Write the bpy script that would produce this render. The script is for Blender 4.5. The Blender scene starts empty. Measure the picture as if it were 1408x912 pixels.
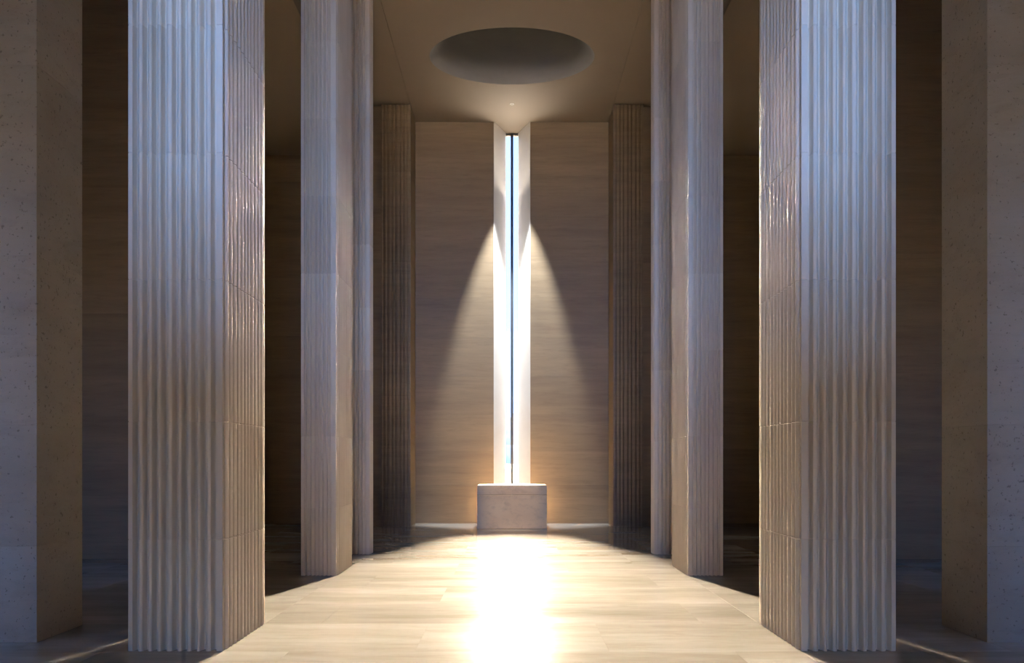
import bpy, bmesh, math, random
from mathutils import Vector
rnd = random.Random(7)
S = bpy.context.scene
C = S.collection

# ------------------------------------------------------------------ camera
F = 1150.0                                   # focal length in pixels of the 1408 x 912 frame
cam_d = bpy.data.cameras.new('camera')
cam = bpy.data.objects.new('camera', cam_d); C.objects.link(cam)
cam.location = (0, 0, 1.5)
cam.rotation_euler = (math.radians(90), 0, 0)
cam_d.sensor_width = 36.0
cam_d.lens = 36.0 * F / 1408.0
cam_d.shift_y = (632 - 456) / 1408.0
cam_d.clip_start = 0.05; cam_d.clip_end = 2000
S.camera = cam

# ------------------------------------------------------------------ sky, sun, daylight
SUN_EL = 27.5
w = bpy.data.worlds.new('sky'); S.world = w; w.use_nodes = True
nt = w.node_tree; nt.nodes.clear()
# clear blue sky: paler at the horizon, deeper towards the zenith, the same all the way round
wtc = nt.nodes.new('ShaderNodeTexCoord'); wsx = nt.nodes.new('ShaderNodeSeparateXYZ')
wmr = nt.nodes.new('ShaderNodeMapRange'); wmr.inputs['From Min'].default_value = -1.0; wmr.inputs['From Max'].default_value = 1.0
wr = nt.nodes.new('ShaderNodeValToRGB'); e = wr.color_ramp.elements
e[0].position = 0.495; e[0].color = (.16, .15, .14, 1)
e[1].position = 1.0; e[1].color = (.12, .29, .82, 1)
for pos, col in ((0.505, (.21, .41, .92, 1)), (0.58, (.18, .38, .94, 1)), (0.70, (.15, .34, .92, 1))):
    el = e.new(pos); el.color = col
bg = nt.nodes.new('ShaderNodeBackground'); bg.inputs['Strength'].default_value = 41.0
wo = nt.nodes.new('ShaderNodeOutputWorld')
nt.links.new(wtc.outputs['Generated'], wsx.inputs['Vector']); nt.links.new(wsx.outputs['Z'], wmr.inputs['Value'])
nt.links.new(wmr.outputs['Result'], wr.inputs['Fac']); nt.links.new(wr.outputs['Color'], bg.inputs['Color'])
nt.links.new(bg.outputs['Background'], wo.inputs['Surface'])

sd = bpy.data.lights.new('sun', 'SUN'); sd.energy = 52.0; sd.angle = math.radians(11.5); sd.color = (1.0, 0.93, 0.83)
sun = bpy.data.objects.new('sun', sd); C.objects.link(sun)
sun.location = (0, 40, 30); sun.rotation_euler = (math.radians(SUN_EL - 90), 0, 0)

gd = bpy.data.lights.new('hazy_sun_glow', 'SUN'); gd.energy = 5300.0; gd.angle = math.radians(29); gd.color = (1.0, 0.86, 0.68)
glow = bpy.data.objects.new('hazy_sun_glow', gd); C.objects.link(glow)
glow.location = (0, 42, 30); glow.rotation_euler = (math.radians(26.5 - 90), 0, 0)

def area(name, loc, tilt, sx, sy, power, col, spread):
    d = bpy.data.lights.new(name, 'AREA'); d.shape = 'RECTANGLE'; d.size = sx; d.size_y = sy
    d.energy = power; d.color = col; d.spread = math.radians(spread)
    o = bpy.data.objects.new(name, d); C.objects.link(o)
    o.location = loc; o.rotation_euler = (math.radians(90 - tilt) * -1, 0, 0)   # faces -Y, tilted down by tilt
    return o
def portal(name, loc, rx, sx, sy):
    o = area(name, loc, 0, sx, sy, 1, (1, 1, 1), 180); o.data.cycles.is_portal = True; o.rotation_euler = (rx, 0, 0)
DAY = (1.0, 0.94, 0.86)
YG = 20.27                                    # plane of the window glass
area('window_daylight', (0, YG + 0.10, 4.9), 0, 0.30, 8.8, 175, (1.0, 0.86, 0.74), 175)
area('window_ground_bounce', (0, YG + 0.12, 7.9), -58, 0.30, 2.6, 34, DAY, 84)   # daylight thrown up by the paving outside
portal('window_portal', (0, YG + 0.2, 4.7), math.radians(-90), 0.31, 9.3)
portal('entrance_portal', (0, -10.3, 7.0), math.radians(90), 5.2, 4.6)
portal('doorway_portal', (0, -10.3, 1.2), math.radians(90), 2.0, 2.4)

portal('aisle_portal', (-6.4, 3.55, 2.5), math.radians(90), .4, 3.8)
portal('aisle_portal', (6.4, 3.55, 2.5), math.radians(90), .4, 3.8)

S.view_settings.view_transform = 'Standard'
S.view_settings.look = 'None'
S.view_settings.exposure = 0.0
S.view_settings.gamma = 1.0
S.view_settings.use_curve_mapping = False

# ------------------------------------------------------------------ materials
def new_mat(name):
    m = bpy.data.materials.new(name); m.use_nodes = True
    t = m.node_tree; b = t.nodes['Principled BSDF']
    return m, t, b

def stone(name, c1, c2, c3, rough, spec, stretch, vary=0.10, bump=0.12, vein=0.35, rough_var=0.08, pits=0.0):
    m, t, b = new_mat(name); N = t.nodes.new; L = t.links.new
    tc = N('ShaderNodeTexCoord'); oi = N('ShaderNodeObjectInfo')
    geo = N('ShaderNodeNewGeometry')
    off = N('ShaderNodeVectorMath'); off.operation = 'MULTIPLY_ADD'
    off.inputs[1].default_value = (1, 1, 1)
    sc = N('ShaderNodeVectorMath'); sc.operation = 'SCALE'; sc.inputs[0].default_value = (7.1, 3.3, 5.7)
    L(oi.outputs['Random'], sc.inputs['Scale'])
    L(geo.outputs['Position'], off.inputs[0]); L(sc.outputs['Vector'], off.inputs[2])
    mp = N('ShaderNodeMapping'); mp.inputs['Scale'].default_value = stretch
    L(off.outputs['Vector'], mp.inputs['Vector'])
    n1 = N('ShaderNodeTexNoise'); n1.inputs['Scale'].default_value = 1.0; n1.inputs['Detail'].default_value = 6; n1.inputs['Roughness'].default_value = 0.62
    L(mp.outputs['Vector'], n1.inputs['Vector'])
    r1 = N('ShaderNodeValToRGB'); r1.color_ramp.elements[0].position = 0.32; r1.color_ramp.elements[1].position = 0.68
    r1.color_ramp.elements[0].color = (*c1, 1); r1.color_ramp.elements[1].color = (*c2, 1)
    L(n1.outputs['Fac'], r1.inputs['Fac'])
    n2 = N('ShaderNodeTexNoise'); n2.inputs['Scale'].default_value = 3.7; n2.inputs['Detail'].default_value = 8; n2.inputs['Roughness'].default_value = 0.7
    n2.inputs['Distortion'].default_value = 0.6
    L(mp.outputs['Vector'], n2.inputs['Vector'])
    r2 = N('ShaderNodeValToRGB'); r2.color_ramp.elements[0].position = 0.5; r2.color_ramp.elements[1].position = 0.72
    r2.color_ramp.elements[0].color = (0, 0, 0, 1); r2.color_ramp.elements[1].color = (vein, vein, vein, 1)
    L(n2.outputs['Fac'], r2.inputs['Fac'])
    mx = N('ShaderNodeMixRGB'); mx.inputs['Color2'].default_value = (*c3, 1)
    L(r2.outputs['Color'], mx.inputs['Fac']); L(r1.outputs['Color'], mx.inputs['Color1'])
    # piece to piece difference
    mr = N('ShaderNodeMapRange'); mr.inputs['To Min'].default_value = 1 - vary; mr.inputs['To Max'].default_value = 1 + vary
    L(oi.outputs['Random'], mr.inputs['Value'])
    hs = N('ShaderNodeHueSaturation'); L(mr.outputs['Result'], hs.inputs['Value']); L(mx.outputs['Color'], hs.inputs['Color'])
    last = hs.outputs['Color']
    n3 = N('ShaderNodeTexNoise'); n3.inputs['Scale'].default_value = 90; n3.inputs['Detail'].default_value = 3
    L(off.outputs['Vector'], n3.inputs['Vector'])
    if pits > 0:
        n4 = N('ShaderNodeTexNoise'); n4.inputs['Scale'].default_value = 34; n4.inputs['Detail'].default_value = 2
        L(off.outputs['Vector'], n4.inputs['Vector'])
        r4 = N('ShaderNodeValToRGB'); r4.color_ramp.elements[0].position = 0.64; r4.color_ramp.elements[1].position = 0.70
        r4.color_ramp.elements[1].color = (pits, pits, pits, 1)
        L(n4.outputs['Fac'], r4.inputs['Fac'])
        m4 = N('ShaderNodeMixRGB'); m4.inputs['Color2'].default_value = (c3[0] * .4, c3[1] * .4, c3[2] * .4, 1)
        L(r4.outputs['Color'], m4.inputs['Fac']); L(last, m4.inputs['Color1']); last = m4.outputs['Color']
    L(last, b.inputs['Base Color'])
    rr = N('ShaderNodeMapRange'); rr.inputs['To Min'].default_value = rough - rough_var; rr.inputs['To Max'].default_value = rough + rough_var
    rr.inputs['From Min'].default_value = 0.3; rr.inputs['From Max'].default_value = 0.7
    L(n1.outputs['Fac'], rr.inputs['Value']); L(rr.outputs['Result'], b.inputs['Roughness'])
    b.inputs['Specular IOR Level'].default_value = spec
    if bump > 0:
        ad = N('ShaderNodeMath'); ad.operation = 'MULTIPLY_ADD'; ad.inputs[1].default_value = 0.5
        L(n3.outputs['Fac'], ad.inputs[0]); L(n2.outputs['Fac'], ad.inputs[2])
        bp = N('ShaderNodeBump'); bp.inputs['Strength'].default_value = bump; bp.inputs['Distance'].default_value = 0.01
        L(ad.outputs['Value'], bp.inputs['Height']); L(bp.outputs['Normal'], b.inputs['Normal'])
    return m

M = {}
M['column'] = stone('fluted_limestone', (.73, .60, .45), (.83, .71, .55), (.60, .48, .35), .60, .3, (1.2, 1.2, .35), .06, .06, .30)
M['pier'] = stone('pitted_limestone', (.42, .36, .29), (.50, .44, .36), (.34, .28, .22), .6, .3, (.8, .8, 2.0), .06, .15, .5, .06, .6)
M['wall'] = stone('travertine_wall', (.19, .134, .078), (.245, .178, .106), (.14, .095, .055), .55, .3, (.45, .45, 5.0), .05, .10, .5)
M['jamb'] = stone('glare_pale_jamb_stone', (.74, .69, .62), (.80, .76, .69), (.70, .64, .56), .5, .3, (.6, .6, 1.5), .02, .03, .2)  # paler than the wall stone, so the reveals look flooded with light
M['altar'] = stone('altar_limestone', (.80, .58, .36), (.86, .66, .43), (.54, .39, .25), .5, .35, (1.3, 1.3, 2.0), .04, .08, .55)
M['floor'] = stone('polished_floor_stone', (.335, .295, .245), (.50, .465, .415), (.25, .205, .16), .13, .42, (.45, 2.0, 1.0), .09, .012, .30, .03)
M['ceiling'] = stone('ceiling_plaster', (.24, .19, .142), (.27, .215, .16), (.225, .178, .13), .7, .2, (.5, .5, .5), .01, .03, .2)
M['dome'] = stone('dome_plaster', (.27, .26, .25), (.32, .305, .29), (.25, .24, .23), .75, .2, (.6, .6, 2.0), .01, .03, .3)

def plain(name, col, rough=.5, metal=0.0, noise=0.08):
    m, t, b = new_mat(name); N = t.nodes.new; L = t.links.new
    n = N('ShaderNodeTexNoise'); n.inputs['Scale'].default_value = 6
    g = N('ShaderNodeNewGeometry'); L(g.outputs['Position'], n.inputs['Vector'])
    r = N('ShaderNodeValToRGB')
    r.color_ramp.elements[0].color = (*[c * (1 - noise) for c in col], 1); r.color_ramp.elements[1].color = (*[min(1, c * (1 + noise)) for c in col], 1)
    L(n.outputs['Fac'], r.inputs['Fac']); L(r.outputs['Color'], b.inputs['Base Color'])
    b.inputs['Roughness'].default_value = rough; b.inputs['Metallic'].default_value = metal
    return m
M['grout'] = plain('floor_grout', (.30, .25, .20), .9)
M['frame'] = plain('bronze_frame', (.05, .049, .045), .8, 0.0)
M['frame'].node_tree.nodes['Principled BSDF'].inputs['Specular IOR Level'].default_value = 0.1
M['tower'] = plain('tower_concrete', (.86, .82, .76), .9)
M['towerglass'] = plain('tower_glass', (.62, .60, .57), .6)
M['ground'] = plain('outdoor_paving', (.05, .05, .052), .9)
M['ground'].node_tree.nodes['Principled BSDF'].inputs['Specular IOR Level'].default_value = 0.05
M['trim'] = plain('added_downlight_trim', (.55, .49, .41), .5)
m, t, b = new_mat('sky_dimming_glass'); t.nodes.remove(b); N = t.nodes.new
tr = N('ShaderNodeBsdfTransparent'); tr.inputs['Color'].default_value = (.36, .36, .355, 1)  # dark tint put in to dim the sky seen through the slit
gl = N('ShaderNodeBsdfGlossy'); gl.inputs['Roughness'].default_value = .02
fr = N('ShaderNodeFresnel'); fr.inputs['IOR'].default_value = 1.45
mxs = N('ShaderNodeMixShader'); out = t.nodes['Material Output']
t.links.new(fr.outputs['Fac'], mxs.inputs['Fac']); t.links.new(tr.outputs['BSDF'], mxs.inputs[1]); t.links.new(gl.outputs['BSDF'], mxs.inputs[2])
t.links.new(mxs.outputs['Shader'], out.inputs['Surface']); M['glass'] = m
m, t, b = new_mat('added_lamp_lens'); b.inputs['Base Color'].default_value = (.3, .26, .2, 1); b.inputs['Roughness'].default_value = .6
M['lens'] = m

# ------------------------------------------------------------------ mesh helpers
def link(name, me, mat, parent=None, loc=(0, 0, 0)):
    o = bpy.data.objects.new(name, me); C.objects.link(o)
    if mat is not None and not me.materials: me.materials.append(mat)
    o.location = loc
    if parent is not None: o.parent = parent
    return o
def prism_mesh(name, poly, h, c=0.004, smooth=False):
    """upright prism over a polygon, its top and bottom edges eased by c"""
    xs = [p[0] for p in poly]; ys = [p[1] for p in poly]
    cx, cy = (min(xs) + max(xs)) / 2, (min(ys) + max(ys)) / 2
    fx = 1 - c / ((max(xs) - min(xs)) / 2); fy = 1 - c / ((max(ys) - min(ys)) / 2)
    n = len(poly); V = []; Fc = []
    for z, k in ((0, 1), (c, 0), (h - c, 0), (h, 1)):
        for x, y in poly:
            V.append((cx + (x - cx) * (fx if k else 1), cy + (y - cy) * (fy if k else 1), z))
    for r in range(3):
        for i in range(n):
            j = (i + 1) % n
            Fc.append((r * n + i, r * n + j, (r + 1) * n + j, (r + 1) * n + i))
    Fc.append(tuple(reversed(range(n)))); Fc.append(tuple(range(3 * n, 4 * n)))
    me = bpy.data.meshes.new(name); me.from_pydata(V, [], Fc); me.update()
    bm = bmesh.new(); bm.from_mesh(me); bmesh.ops.recalc_face_normals(bm, faces=bm.faces[:]); bm.to_mesh(me); bm.free()
    if smooth:
        for p in me.polygons: p.use_smooth = len(p.vertices) == 4
        me.set_sharp_from_angle(angle=math.radians(28))
    return me
def rect(x0, x1, y0, y1): return [(x0, y0), (x1, y0), (x1, y1), (x0, y1)]
def boxes_mesh(name, bs):
    V = []; Fc = []
    for (x0, x1, y0, y1, z0, z1) in bs:
        b0 = len(V)
        V += [(x, y, z) for z in (z0, z1) for x, y in ((x0, y0), (x1, y0), (x1, y1), (x0, y1))]
        Fc += [tuple(b0 + i for i in f) for f in ((3, 2, 1, 0), (4, 5, 6, 7), (0, 1, 5, 4), (1, 2, 6, 5), (2, 3, 7, 6), (3, 0, 4, 7))]
    me = bpy.data.meshes.new(name); me.from_pydata(V, [], Fc); me.update(); return me
def empty(name, loc): 
    o = bpy.data.objects.new(name, None); C.objects.link(o); o.location = loc; o.empty_display_size = .3; return o
def tag(o, label, cat, group=None):
    o['label'] = label; o['category'] = cat
    if group: o['group'] = group
    return o
def struct(o): o['kind'] = 'structure'; return o

H = 9.41           # ceiling height of the nave
HA = 8.63          # ceiling height of the side aisles
YW = 19.6          # face of the end wall
XN = 2.26          # half width of the nave
XR = 7.6           # half width of the hall
YR = -10.0         # outer end of the entrance hall
YF = 3.9           # inner face of the entrance wall

# ------------------------------------------------------------------ ground and floor
struct(link('ground', boxes_mesh('ground', [(-500, 500, -300, 700, -.6, -.14)]), M['ground']))
floor = struct(link('floor', boxes_mesh('floor', [(-XR - .3, XR + .3, YR - .3, 20.5, -.14, -.0015)]), M['grout']))
rows = [YR, -8.6, -7.4, -6.3, -5.3, -4.2, -3.2, -2.1, -1.05, 0, 1.09, 2.17, 3.26, 4.35, 5.44, 6.53, 7.64, 8.70, 9.77, 10.85, 12.1, 13.37, 14.6, 15.8, 17.0, 18.3, 19.6]
slab_cache = {}
def slab(x0, x1, y0, y1):
    g = .0008
    sx, sy = round(x1 - x0 - 2 * g, 4), round(y1 - y0 - 2 * g, 4)
    if (sx, sy) not in slab_cache:
        slab_cache[(sx, sy)] = prism_mesh('floor_slab', rect(0, sx, 0, sy), .03, .0002)
    link('floor_slab', slab_cache[(sx, sy)], M['floor'], floor, (x0 + g, y0 + g, -.03))
for i in range(len(rows) - 1):
    y0, y1 = rows[i], rows[i + 1]
    nave = (-XN, -.76, .76, XN) if i % 2 else (-XN, -1.74, 0, 1.74, XN)
    if y1 <= YF + .6: xs = (-2.6,) + nave + (2.6,)
    else:
        side = (3.9, 5.6, XR) if i % 2 else (3.2, 4.8, 6.3, XR)
        xs = tuple(-s for s in reversed(side)) + nave + side
    for a, b_ in zip(xs[:-1], xs[1:]): slab(a, b_, y0, y1)
slab(-.5, .5, 19.6, 20.2)

# ------------------------------------------------------------------ walls
def courses(parent, mat, poly, zs, c=.003):
    for z0, z1 in zip(zs[:-1], zs[1:]):
        link('stone_block', prism_mesh('stone_block', poly, z1 - z0, c), mat, parent, (0, 0, z0))
wz = [0, .61, .90, 1.70, 2.55, 3.45, 4.35, 5.3, 6.25, 7.2, 8.15, H]
back = struct(link('wall_back', boxes_mesh('wall_back', [(-XR - .3, -.46, 20.2, 20.5, 0, H + .2), (.46, XR + .3, 20.2, 20.5, 0, H + .2)]), M['wall']))
for s in (-1, 1):
    # splayed jamb beside the window, then the plain wall
    courses(back, M['wall'], [(s * .43, YW), (s * .157, YG), (s * .157, YG + .08), (s * .50, 20.2 + .15), (s * 1.4, 20.2), (s * 2.6, 20.2), (s * 2.6, YW)], wz)
    courses(back, M['wall'], rect(*sorted((s * 2.6, s * XR)), YW, 20.2), [0, .9, 1.75, 2.6, 3.5, 4.4, 5.3, 6.2, 7.1, 8.0, H])
for s, nm in ((-1, 'left'), (1, 'right')):
    wl = struct(link('wall_' + nm, boxes_mesh('wall_side', [tuple(sorted((s * XR, s * (XR + .3)))) + (YF - .3, 20.5, 0, H + .2)]), M['wall']))
    fw = lambda x0, x1, z0, z1: tuple(sorted((s * x0, s * x1))) + (YF - .3, YF, z0, z1)
    struct(link('wall_front_' + nm, boxes_mesh('wall_front', [fw(2.6, 6.2, 0, H + .2), fw(6.6, XR + .3, 0, H + .2), fw(6.2, 6.6, 0, .6), fw(6.2, 6.6, 4.4, H + .2)]), M['column']))  # slit opening added to light the outer piers, pale to bounce light
    struct(link('wall_entrance_' + nm, boxes_mesh('wall_entrance', [tuple(sorted((s * 2.6, s * 2.9))) + (YR - .3, YF - .3, 0, H + .2)]), M['column']))  # unseen wall, made pale to bounce warm light onto the columns

# unseen entrance end: doorway and high opening added to let blue light in
struct(link('wall_entrance', boxes_mesh('wall_entrance', [(-2.9, -1.0, YR - .3, YR, 0, 4.7), (1.0, 2.9, YR - .3, YR, 0, 4.7), (-1.0, 1.0, YR - .3, YR, 2.4, 4.7), (-2.9, 2.9, YR - .3, YR, 9.3, H + .4)]), M['column']))
struct(link('added_shade_gallery', boxes_mesh('added_shade_gallery', [(-2.6, 2.6, YR, 1.5, 3.85, 4.2)]), M['column']))  # added out of view to keep blue light off the lower columns

# ------------------------------------------------------------------ ceiling with the hollow dome
ea, eb, ey = 1.62, 1.165, 16.47
def ceiling_mesh():
    n = 96; x0, x1, y0, y1 = -XN, XN, YR, 20.5
    ring = []; outer = []
    for i in range(n):
        a = 2 * math.pi * i / n
        ring.append((ea * math.cos(a), ey + eb * math.sin(a)))
    # square patch around the dome, sampled by the same angle
    px0, px1, py0, py1 = x0, x1, ey - 2.0, ey + 2.0
    for i in range(n):
        a = 2 * math.pi * i / n; dx, dy = math.cos(a), math.sin(a)
        k = min((px1 / abs(dx)) if abs(dx) > 1e-6 else 9e9, (2.0 / abs(dy)) if abs(dy) > 1e-6 else 9e9)
        outer.append((dx * k, ey + dy * k))
    V = [(x, y, H) for x, y in ring] + [(x, y, H) for x, y in outer]; Fc = []
    for i in range(n):
        j = (i + 1) % n; Fc.append((i, j, n + j, n + i))
    # corners of the patch
    cs = {}
    for cx in (px0, px1):
        for cy in (py0, py1):
            cs[(cx, cy)] = len(V); V.append((cx, cy, H))
    for i in range(n):
        j = (i + 1) % n; p, q = outer[i], outer[j]
        if abs(p[0] - q[0]) > 1e-4 and abs(p[1] - q[1]) > 1e-4:
            cx = px1 if (p[0] + q[0]) > 0 else px0; cy = py1 if (p[1] + q[1]) / 2 > ey else py0
            Fc.append((n + i, n + j, cs[(cx, cy)]))
    for (a, b_) in ((y0, py0), (py1, y1)):
        k = len(V); V += [(x0, a, H), (x1, a, H), (x1, b_, H), (x0, b_, H)]; Fc.append((k, k + 1, k + 2, k + 3))
    me = bpy.data.meshes.new('ceiling'); me.from_pydata(V, [], Fc); me.update()
    bm = bmesh.new(); bm.from_mesh(me)
    for f in bm.faces:
        f.normal_update()
        if f.normal.z > 0: f.normal_flip()
    bm.to_mesh(me); bm.free(); return me
ceil = struct(link('ceiling', ceiling_mesh(), M['ceiling']))
# roof slab above everything, so that daylight only enters by the openings
HR = H + 2.8
link('roof_block', boxes_mesh('roof_block', [(-XR - .3, XR + .3, YF - .3, 20.5, HR - .2, HR), (-2.9, 2.9, YR, YF - .3, HR - .2, HR), (-XN - .3, -XN, YR, 20.5, H + .2, HR - .2), (XN, XN + .3, YR, 20.5, H + .2, HR - .2), (-XN - .3, XN + .3, YR, YR + .2, H + .2, HR - .2), (-XN, XN, 20.3, 20.5, H + .02, HR - .2)]), M['ceiling'], ceil)
def shaft_mesh():
    n, dep = 96, 2.5; V = []; Fc = []
    rings = [(1, 0), (.955, .10), (.92, .22), (.89, .40), (.87, .65), (.86, 1.0), (.86, 1.8), (.84, 2.3), (.8, dep)]
    for k, z in rings:
        for i in range(n):
            a = 2 * math.pi * i / n; V.append((ea * k * math.cos(a), ey + eb * k * math.sin(a), H + z))
    for r in range(len(rings) - 1):
        for i in range(n):
            j = (i + 1) % n; Fc.append((r * n + i, (r + 1) * n + i, (r + 1) * n + j, r * n + j))
    Fc.append(tuple(range((len(rings) - 1) * n, len(rings) * n)))
    me = bpy.data.meshes.new('oculus_shaft'); me.from_pydata(V, [], Fc); me.update()
    for p in me.polygons: p.use_smooth = len(p.vertices) == 4
    return me
link('oculus_shaft', shaft_mesh(), M['dome'], ceil)
for s in (-1, 1):
    link('ceiling_panel', boxes_mesh('ceiling_panel', [tuple(sorted((s * (XN + .008), s * 3.4))) + (YF - .3, 20.5, H + .004, H + .2), tuple(sorted((s * (XN + .008), s * 2.9))) + (YR, YF - .3, H + .004, H + .2)]), M['ceiling'], ceil)
    link('aisle_ceiling', boxes_mesh('aisle_ceiling', [tuple(sorted((s * 3.4, s * (XR + .3)))) + (YF - .3, 20.5, HA, H + .2)]), M['ceiling'], ceil)

# ------------------------------------------------------------------ window
win = struct(empty('window_1', (0, YG, 0)))
link('frame_head', boxes_mesh('frame_head', [(-.157, .157, 0, .07, H - .04, H)]), M['frame'], win)
link('frame_foot', boxes_mesh('frame_foot', [(-.157, .157, 0, .07, 0, .06)]), M['frame'], win)
link('mullion', boxes_mesh('mullion', [(-.033, .033, -.05, .07, .06, H - .04)]), M['frame'], win)
for s in (-1, 1):
    link('pane', boxes_mesh('pane', [tuple(sorted((s * .033, s * .157))) + (.02, .03, .06, H - .04)]), M['glass'], win)

for s in (-1, 1):
    link('added_glare_lining', prism_mesh('added_glare_lining', [(s * .43, YW - YG - .003), (s * .157, 0), (s * .150, 0), (s * .420, YW - YG - .003)], H - .001, .001), M['jamb'], win)  # added lining, window glare put into its pale colour

# ------------------------------------------------------------------ fluted columns
def edge_profile(length, m0, m1, n, depth, gw, bulge=.008):
    """offsets (along, inward) along one face: margins m0, m1 and n round ribs parted by grooves"""
    pts = [(0, 0)]
    if n:
        jr = random.Random(n * 13 + int(length * 1000))
        cs = [m0 + (length - m0 - m1) * (i + (jr.uniform(-.11, .11) if 0 < i < n else 0)) / n for i in range(n + 1)]
        for i in range(n + 1):
            c = cs[i]; pitch = (cs[i + 1] - c) if i < n else 0
            for u, d in ((-1, 0), (-.8, .45), (-.4, .9), (0, 1), (.4, .9), (.8, .45), (1, 0)):
                pts.append((c + u * gw / 2, d * depth + (.0 if abs(u) < 1 else .0)))
            if i < n:
                g0, g1 = c + gw / 2, c + pitch - gw / 2
                pts += [(g0 + (g1 - g0) * u, -bulge * math.sin(math.pi * u)) for u in (.15, .35, .5, .65, .85)]
    return pts
def column_poly(w_, d_, nf, ns, dep, gw, s, fb=.012, sb=.016):
    """s=-1: column on the left (inner face at +x). Local frame: x 0..w_ from the inner edge outward, y 0..d_"""
    P = []
    for (L_, n, m0, m1, fn, dp, g, bu) in (
        (w_, nf, .07, .055, lambda a, i: (a, i), dep, gw, fb),                 # front, inner to outer
        (d_, ns, .05, .05, lambda a, i: (w_ - i, a), dep * .6, gw * .8, sb),
        (w_, nf, .055, .07, lambda a, i: (w_ - a, d_ - i), dep, gw, fb),
        (d_, ns, .05, .05, lambda a, i: (i, d_ - a), dep * .6, gw * .8, sb)):
        P += [fn(a, i) for a, i in edge_profile(L_, m0, m1, n, dp, g, bu)]
    return [(s * x, y) for x, y in P]
cz = [0, .873, 1.797, 2.91, 3.9, 4.9, 5.9, 6.9, 7.9, 8.8, H]
def column(name, label, grp, xi, yf, w_, d_, nf, ns, dep=.060, gw=.044, zs=cz, mat='column'):
    for s in (-1, 1):
        e = tag(empty(name, (s * xi, yf, 0)), label, 'column', grp)
        poly = column_poly(w_, d_, nf, ns, dep, gw, s); cache = {}
        for z0, z1 in zip(zs[:-1], zs[1:]):
            h = round(z1 - z0, 4)
            if h not in cache: cache[h] = prism_mesh('stone_block', poly, h, .004, True)
            link('stone_block', cache[h], M[mat], e, (0, 0, z0))
def dd(px): return XN * F / px                # distance of the inner edge seen px beside the axis
D1, D2, D3 = 6.54, 10.78, 13.2
column('fluted_column', 'wide fluted limestone column of stacked blocks standing closest to the entrance', 'pair of wide columns at the entrance', XN + .003, D1, .738, dd(340) - dd(398), 8, 11)
column('fluted_column', 'narrow fluted limestone column standing between the wide column and the farther column', 'pair of middle columns', XN + .01, D2, .45, 1.08, 6, 12, .034, .036)
column('fluted_column', 'slim fluted limestone column closest to the end wall, behind the middle column', 'pair of columns before the end wall', XN - .01, D3, .50, .34, 6, 3, .036, .036)
column('fluted_pilaster', 'dim fluted pilaster set against the end wall beside the tall slit window', 'pair of pilasters on the end wall', XN, 18.62, .66, YW - 18.648, 6, 0, .022, .044, mat='wall')

# plain piers of the outer row
def plain_pier(name, label, grp, x0, x1, y0, y1, zs, top, mat='pier'):
    for s in (-1, 1):
        e = tag(empty(name, (0, 0, 0)), label, 'pier', grp)
        e.location = (s * (x0 + x1) / 2, (y0 + y1) / 2, 0)
        hx, hy = (x1 - x0) / 2, (y1 - y0) / 2
        zz = [z for z in zs if z < top - .2] + [top - .002]
        for a, b_ in zip(zz[:-1], zz[1:]):
            link('stone_block', prism_mesh('stone_block', rect(-hx, hx, -hy, hy), b_ - a, .003), M[mat], e, (0, 0, a))
plain_pier('smooth_pier', 'smooth grey-brown stone pier without flutes, outward of the wide fluted column', 'pair of smooth piers beside the entrance', 3.89, 5.4, 6.845, 7.57,
           [0, .79, 1.786, 2.52, 3.17, 4.73, 5.7, 6.7, 7.7], HA)
plain_pier('smooth_pier', 'dark broad stone pier deep in the side aisle behind the smooth pier', 'pair of broad piers deep in the aisles', 4.05, XR - .003, 12.6, 13.4,
           [0, .95, 1.85, 2.8, 3.7, 4.6, 5.6, 6.6, 7.6], HA, 'wall')
plain_pier('wall_return', 'narrow plain dark strip of stone joining the fluted pilaster to the aisle', 'pair of plain strips beside the pilasters', 2.925, 3.4, 18.72, YW,
           [0, .9, 1.8, 2.9, 3.9, 4.9, 5.9, 6.9, 7.9], H, 'wall')

# ------------------------------------------------------------------ altar
al = tag(empty('altar_block', (0, 18.4, 0)), 'pale rectangular stone altar block below the bright slit window', 'altar')
for s in (-1, 1):
    x0, x1 = sorted((0, s * .75))
    link('base_block', prism_mesh('base_block', rect(x0, x1, -.43, .43), .735, .012), M['altar'], al)
    link('cap_block', prism_mesh('cap_block', rect(x0, x1, -.43, .43), .215, .012), M['altar'], al, (0, 0, .735))

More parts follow.
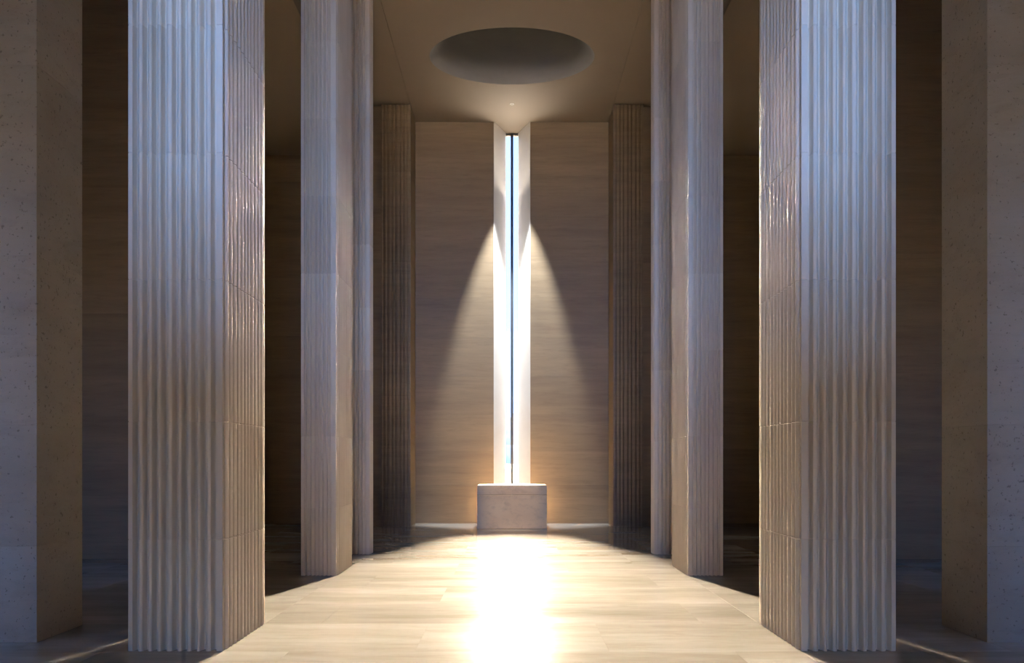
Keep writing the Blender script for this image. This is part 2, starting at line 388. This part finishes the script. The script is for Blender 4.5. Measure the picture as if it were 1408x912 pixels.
# ------------------------------------------------------------------ unseen downlight, added for the cone of light on the end wall
dl = tag(empty('added_downlight', (0, 18.6, H - .004)), 'tiny round downlight added in the ceiling to cast the light cone beside the slit window', 'light')
def ring_mesh(r0, r1, z0, z1, n=32):
    V = []; Fc = []
    for r, z in ((r0, z0), (r1, z0), (r1, z1), (r0, z1)):
        V += [(r * math.cos(2 * math.pi * i / n), r * math.sin(2 * math.pi * i / n), z) for i in range(n)]
    for k in range(4):
        for i in range(n):
            j = (i + 1) % n; Fc.append((k * n + i, k * n + j, ((k + 1) % 4) * n + j, ((k + 1) % 4) * n + i))
    me = bpy.data.meshes.new('ring'); me.from_pydata(V, [], Fc); me.update(); return me
link('trim_ring', ring_mesh(.032, .045, -.004, .003), M['trim'], dl)
link('lens', ring_mesh(.001, .032, -.001, .003), M['lens'], dl)
sp = bpy.data.lights.new('added_downlight_beam', 'SPOT'); sp.energy = 6600; sp.spot_size = math.radians(34.0); sp.spot_blend = .55; sp.shadow_soft_size = .0; sp.color = (.88, .94, 1.0)
so = bpy.data.objects.new('added_downlight_beam', sp); C.objects.link(so); so.location = (0, 18.6, H - .05); so.rotation_euler = (math.radians(10), 0, 0)

# unseen lamp added in the oculus to brighten the altar front
ol = tag(empty('added_oculus_lamp', (0, 15.75, H + 2.3)), 'small unseen lamp added inside the round ceiling oculus to brighten the altar', 'light')
link('added_lamp_housing', ring_mesh(.05, .07, 0, .2), M['frame'], ol)
sp2 = bpy.data.lights.new('added_oculus_beam', 'SPOT'); sp2.energy = 4300; sp2.spot_size = math.radians(9); sp2.spot_blend = .7; sp2.shadow_soft_size = .0; sp2.color = (1.0, .76, .48)
so2 = bpy.data.objects.new('added_oculus_beam', sp2); C.objects.link(so2); so2.location = (0, 15.75, H + 2.28); so2.rotation_euler = (math.radians(13.2), 0, 0)

# ------------------------------------------------------------------ far tower outside the window
def tower(x0, x1, y, h, label, floors, cols):
    e = tag(empty('distant_building', ((x0 + x1) / 2, y, -.14)), label, 'building')
    hx = (x1 - x0) / 2
    link('wall', boxes_mesh('wall', [(-hx, hx, 0, 14, 0, h)]), M['tower'], e)
    link('parapet', boxes_mesh('parapet', [(-hx - .2, hx + .2, -.2, 14.2, h, h + .5)]), M['tower'], e)
    fh = h / floors; cw = 2 * hx / cols
    wm = boxes_mesh('window', [(-cw * .32, cw * .32, -.12, .05, 0, fh * .62)])
    for f in range(floors):
        for c in range(cols):
            link('window', wm, M['towerglass'], e, (-hx + cw * (c + .5), 0, f * fh + fh * .22))
tower(-14, 0, 300, 16.2, 'pale low office building seen far off through the slit window', 5, 5)
tower(.25, 13, 320, 18.8, 'taller pale blue building far beyond the slit window', 6, 5)
